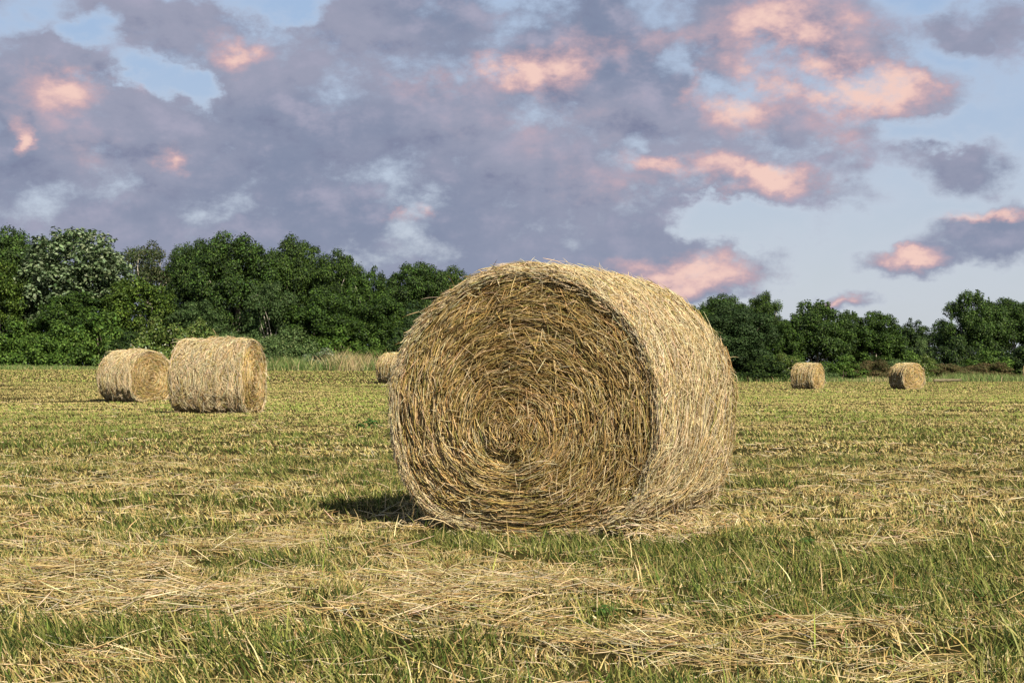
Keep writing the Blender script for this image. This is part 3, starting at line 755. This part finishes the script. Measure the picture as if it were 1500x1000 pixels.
put('oak', 1482, 436, 100, 552, 174, 'broad dark tree reaching the right picture edge', rot=5.0)
put('mid', 1560, 430, 120, 552, 176, 'tree beyond the right picture edge')
put('oak', 1660, 420, 130, 552, 176, 'tree farther beyond the right picture edge')
put('oak2', -120, 340, 140, B, 140, 'tree beyond the left picture edge')
put('oak', -240, 345, 150, B, 140, 'tree farther beyond the left picture edge')

# ------------------------------------------------------------------ shrubs of the hedge
def shrub(name, seed, pal, wts, leaf=.12, nb=46, flowers=0.0):
    r = rng(seed); root = empty(name); cs = []; rs = []
    for i in range(nb):
        a = r.uniform(0, 2 * math.pi); q = math.sqrt(r.random()); z = (1 - q * q * .75) * r.uniform(.25, .92)
        cs.append([math.cos(a) * q * 1.6, math.sin(a) * q * 1.6, z * 2.0]); rs.append(r.uniform(.26, .5))
    p2, w2 = (pal + [(.42, .46, .36)], wts + [flowers]) if flowers else (pal, wts)
    v, q, c = leaf_mesh(r, np.array(cs), np.array(rs), .95, leaf, p2, w2, up=.5)
    v[:, 2] = np.maximum(v[:, 2], .02)
    mesh_obj('foliage', v, [q], M_LEAF, root, col=c)
    Vt, Qt, Ct = [], [], []; off = 0
    for i in range(8):
        t = limb((r.normal(0, .12), r.normal(0, .12), -.1), cs[i], .05, .012, BROWNB, r, .15, 4, 5)
        Vt.append(t[0]); Qt.append(t[1] + off); Ct.append(t[2]); off += len(t[0])
    mesh_obj('stem', np.concatenate(Vt), [np.concatenate(Qt)], M_BARK, root, col=np.concatenate(Ct), smooth=True)
    protos[name] = [root, False, 2.0, 3.6]
SH = [(.05, .10, .016), (.08, .15, .022), (.12, .20, .035), (.03, .065, .012)]
SG2 = [(.07, .12, .035), (.11, .17, .055), (.04, .075, .022), (.16, .22, .08)]
shrub('green_shrub', 201, SH, [3, 4, 3, 1.4])
shrub('blossoming_shrub', 202, [(.10, .15, .03), (.14, .20, .04), (.05, .09, .018), (.19, .24, .07)], [3, 3, 3, 2], flowers=.45)
shrub('grey_green_shrub', 203, SG2, [3, 3, 2, 2], leaf=.10)
shrub('dark_shrub', 204, DK, [3, 4, 2, 2])
shrub('reddish_shrub', 205, [(.13, .10, .045), (.10, .11, .035), (.18, .12, .06)], [3, 3, 1], leaf=.10)
shrub('white_flowering_bush', 206, [(.09, .15, .05), (.13, .20, .08)], [3, 3], leaf=.12, flowers=1.5)
SG = 'shrubs in the hedge at the foot of the wood'
shr = [
 ('green_shrub', -60, 470, 130, 126, 'green shrub beyond the left picture edge'),
 ('green_shrub', 22, 468, 110, 127, 'leafy green shrub at the left picture edge'),
 ('green_shrub', 92, 474, 110, 126, 'leafy green shrub left below the silvery tree'),
 ('green_shrub', 145, 456, 120, 127, 'tallest leafy green shrub, straight below the silvery crown'),
 ('dark_shrub', 195, 486, 90, 125, 'dark green shrub above the golden left bale'),
 ('blossoming_shrub', 232, 466, 110, 126, 'light green shrub with off-white blossom between the two left bales'),
 ('blossoming_shrub', 285, 470, 100, 128, 'light green shrub behind the nearer left bale top'),
 ('grey_green_shrub', 335, 478, 110, 127, 'grey-green shrub straight behind the nearer left bale'),
 ('grey_green_shrub', 390, 484, 100, 126, 'grey-green shrub at the right end of the nearer left bale'),
 ('grey_green_shrub', 430, 470, 100, 128, 'grey-green shrub left of the white flowering bush'),
 ('green_shrub', 500, 478, 100, 128, 'green shrub above the dry tan grass'),
 ('green_shrub', 550, 494, 70, 126, 'small bright green shrub left of the peeping bale'),
 ('dark_shrub', 590, 480, 90, 127, 'dark shrub right above the peeping bale'),
 ('white_flowering_bush', 470, 507, 62, 124, 'low bush thick with white flowers at the field edge'),
 ('white_flowering_bush', 512, 519, 60, 123.5, 'lower bush with scattered white flowers beside dry tan grass'),
 ('grey_green_shrub', 550, 522, 50, 123.5, 'small pale green shrub by the peeping bale'),
 ('dark_shrub', 1120, 522, 90, 146, 'dark shrub at the foot of the dark dome tree'),
 ('blossoming_shrub', 1148, 518, 70, 148, 'pale green shrub left of the first small bale'),
 ('grey_green_shrub', 1185, 526, 90, 150, 'grey-green shrub behind the first small bale'),
 ('green_shrub', 1235, 520, 90, 152, 'green shrub midway between the two small right bales'),
 ('reddish_shrub', 1275, 524, 70, 152, 'brownish shrub left of the second small bale'),
 ('grey_green_shrub', 1310, 522, 70, 154, 'grey-green shrub behind the second small bale'),
 ('blossoming_shrub', 1352, 520, 60, 154, 'shrub with whitish flower heads right of the second small bale'),
 ('reddish_shrub', 1392, 530, 90, 154, 'reddish brown low shrub behind the pale log'),
 ('grey_green_shrub', 1350, 488, 44, 170, 'rounded grey-brown shrub in the skyline gap'),
 ('green_shrub', 1310, 500, 80, 165, 'bright green shrub below the skyline gap'),
 ('dark_shrub', 1402, 494, 80, 163, 'dark rounded shrub under the ragged tall tree'),
 ('green_shrub', 1450, 512, 90, 160, 'green shrub under the broad tree at the right edge'),
 ('dark_shrub', 1500, 508, 90, 160, 'dark shrub at the right picture edge'),
 ('reddish_shrub', 1445, 528, 80, 156, 'brownish shrub near the right edge'),
 ('green_shrub', 1570, 505, 120, 160, 'green shrub beyond the right picture edge'),
 ('dark_shrub', 1050, 500, 90, 150, 'dark shrub hidden behind the right side of the big bale'),
 ('green_shrub', 660, 490, 100, 128, 'green shrub hidden behind the left side of the big bale'),
 ('green_shrub', 760, 495, 120, 130, 'green shrub hidden behind the middle of the big bale'),
 ('dark_shrub', 860, 495, 130, 134, 'dark shrub hidden behind the middle of the big bale'),
 ('green_shrub', 960, 500, 120, 140, 'green shrub hidden behind the back of the big bale'),
]
for (k, px, top, w, d, lab) in shr:
    put(k, px, top, w, B, d, lab, 'shrub', SG)

def build_undergrowth():
    r = rng(55); cs, rs = [], []
    for px in np.arange(-330, 1830, 7.0):
        for kk in range(5):
            d = (134 if px < 620 else 136 + (px - 620) / 380 * 24 if px < 1000 else 164) + r.uniform(0, 9)
            x = (px + r.normal(0, 5) - 750) / F * d; hh = 5.6 if px < 1000 else 3.0
            cs.append([x, d, float(terrain(x, d)) + r.uniform(.1, hh)]); rs.append(r.uniform(.5, .9))
    v, q, c = leaf_mesh(r, np.array(cs), np.array(rs), .6, .3, DK, [3, 2, 1, 3], up=.4)
    tag(mesh_obj('undergrowth', v, [q], M_LEAF, col=c), 'dark tangled undergrowth filling the shade between the trunks of the wood', 'undergrowth', kind='stuff')
build_undergrowth()

# ------------------------------------------------------------------ rank grass along the wood's edge
def build_rank_grass():
    r = rng(31); Vs, Qs, Ts, Cs = [], [], [], []; off = 0
    n = 42000; px = r.uniform(-250, 1750, n)
    right = px > 1000
    d = np.where(px < 1000, np.where(px < 620, r.uniform(119.5, 125, n), 122 + (px - 620) / 380 * 20 + r.uniform(0, 5, n)), r.uniform(143, 153, n) + np.clip((px - 1300) / 200, 0, 1) * 3)
    x = (px - 750) / F * d; z = terrain(x, d)
    tn = VN.fbm(px / 26 + 5, d * .4, 3)
    tallz = np.where((px > 380) & (px < 600), 1.5, np.where(px < 395, .55, np.where(px > 1380, 1.25, .8)))
    L = tallz * (.25 + .9 * tn) * r.uniform(.6, 1.15, n)
    dryp = np.exp(-((px - 515) / 28) ** 2) * .75 + .10 + np.exp(-((px - 1290) / 60) ** 2) * .35
    isd = r.random(n) < dryp
    col = np.where(isd[:, None], pick(r, [(.48, .38, .22), (.40, .33, .15), (.34, .33, .14)], [2, 2, 1], n), pick(r, [(.12, .19, .05), (.17, .24, .07), (.08, .13, .03), (.24, .28, .11)], [3, 3, 2, 2], n))
    L = np.where(isd & (px > 450) & (px < 580), L * 1.5, L)
    la = r.uniform(0, 6.28, n); lm = np.abs(r.normal(0, .25, n))
    dd = norm(np.stack([np.cos(la) * lm, np.sin(la) * lm, np.ones(n)], 1))
    side = np.stack([np.cos(la * 3), np.sin(la * 3) * .4, np.zeros(n)], 1); side = norm(side)
    v, q, t, c = ribbons(np.stack([x, d, z - .02], 1), dd, L, r.uniform(.02, .055, n), side, np.stack([np.cos(la), np.sin(la), -.4 * np.ones(n)], 1) * (L * .3)[:, None], col)
    tag(mesh_obj('tall_grass', v, [q, t], M_GRASS, col=c), 'rank green and tan grass fringe where the field meets the wood', 'tall grass', kind='stuff')
build_rank_grass()

# ------------------------------------------------------------------ weeds in the stubble
def weed(seed, px, py, h, label, spread=1.0, pal=None):
    r = rng(seed); x, y = ground_pt(px, py); root = empty('weed', (x, y, float(terrain(x, y))))
    n = 60; a = r.uniform(0, 6.28, n); q = np.sqrt(r.random(n)) * h * .9 * spread
    p = np.stack([np.cos(a) * q, np.sin(a) * q * .7, r.uniform(.05, 1, n) * h * (1 - .5 * q / (h * spread))], 1)
    Nn = norm(np.stack([np.cos(a) * .4, np.sin(a) * .4, np.ones(n)], 1) + r.normal(0, .3, (n, 3)))
    aa = norm(np.cross(Nn, r.normal(0, 1, (n, 3)))); bb = np.cross(Nn, aa); s = (h * .32 * r.uniform(.6, 1.3, n))[:, None]
    V = np.stack([p - aa * s, p + bb * s * .45, p + aa * s, p - bb * s * .45], 1).reshape(-1, 3)
    mesh_obj('leaf_cluster', V, [np.arange(n * 4).reshape(n, 4)], M_GRASS, root, col=np.repeat(pick(r, pal or [(.05, .12, .025), (.08, .16, .035)], [1, 1], n), 4, 0))
    Vt, Qt, Ct = [], [], []; off = 0
    for i in range(7):
        t = limb((0, 0, 0), p[i], .004, .002, (.10, .16, .05), r, .1, 4, 4)
        Vt.append(t[0]); Qt.append(t[1] + off); Ct.append(t[2]); off += len(t[0])
    mesh_obj('stem', np.concatenate(Vt), [np.concatenate(Qt)], M_BARK, root, col=np.concatenate(Ct))
    tag(root, label, 'weed', 'broad-leaved weeds in the stubble')
weed(1, 541, 626, .17, 'dark green weed left of the big bale halfway up the field', 1.5)
weed(2, 236, 802, .07, 'small bright green weed above the pale hay row at the left')
weed(3, 1182, 797, .06, 'small green weed in the stubble right of the big bale')
weed(4, 890, 902, .05, 'tiny green weed on the hay row below the big bale')
weed(5, 1138, 916, .05, 'reddish brown withered weed at the lower right', 1.3, [(.20, .08, .03), (.26, .12, .05)])

# ------------------------------------------------------------------ fallen log
def build_log():
    r = rng(9); x, y, _ = at(1388, 553, 141); z = float(terrain(x, y)) + .15
    K, ns = 14, 12; V = []
    for i in range(K):
        s = i / (K - 1); rad = .16 - .05 * s + .012 * math.sin(i * 2.1)
        if i in (0, K - 1): rad *= .86
        for j in range(ns):
            an = 2 * math.pi * j / ns; rr = rad * (1 + .08 * r.normal())
            V.append(((s - .5) * 2.6, math.cos(an) * rr + .07 * math.sin(s * 4), math.sin(an) * rr + .05 * s))
    V = np.array(V); idx = np.arange(K * ns).reshape(K, ns)
    q = np.stack([idx[:-1], np.roll(idx[:-1], -1, 1), np.roll(idx[1:], -1, 1), idx[1:]], -1).reshape(-1, 4)
    o = mesh_obj('log', V, [q, idx[0][None], idx[-1][None, ::-1]], M_LOG, smooth=False)
    o.location = (x, y, z); o.rotation_euler = (0, 0, R(3))
    tag(o, 'pale weathered log lying at the field edge right of the second small bale', 'log')
build_log()
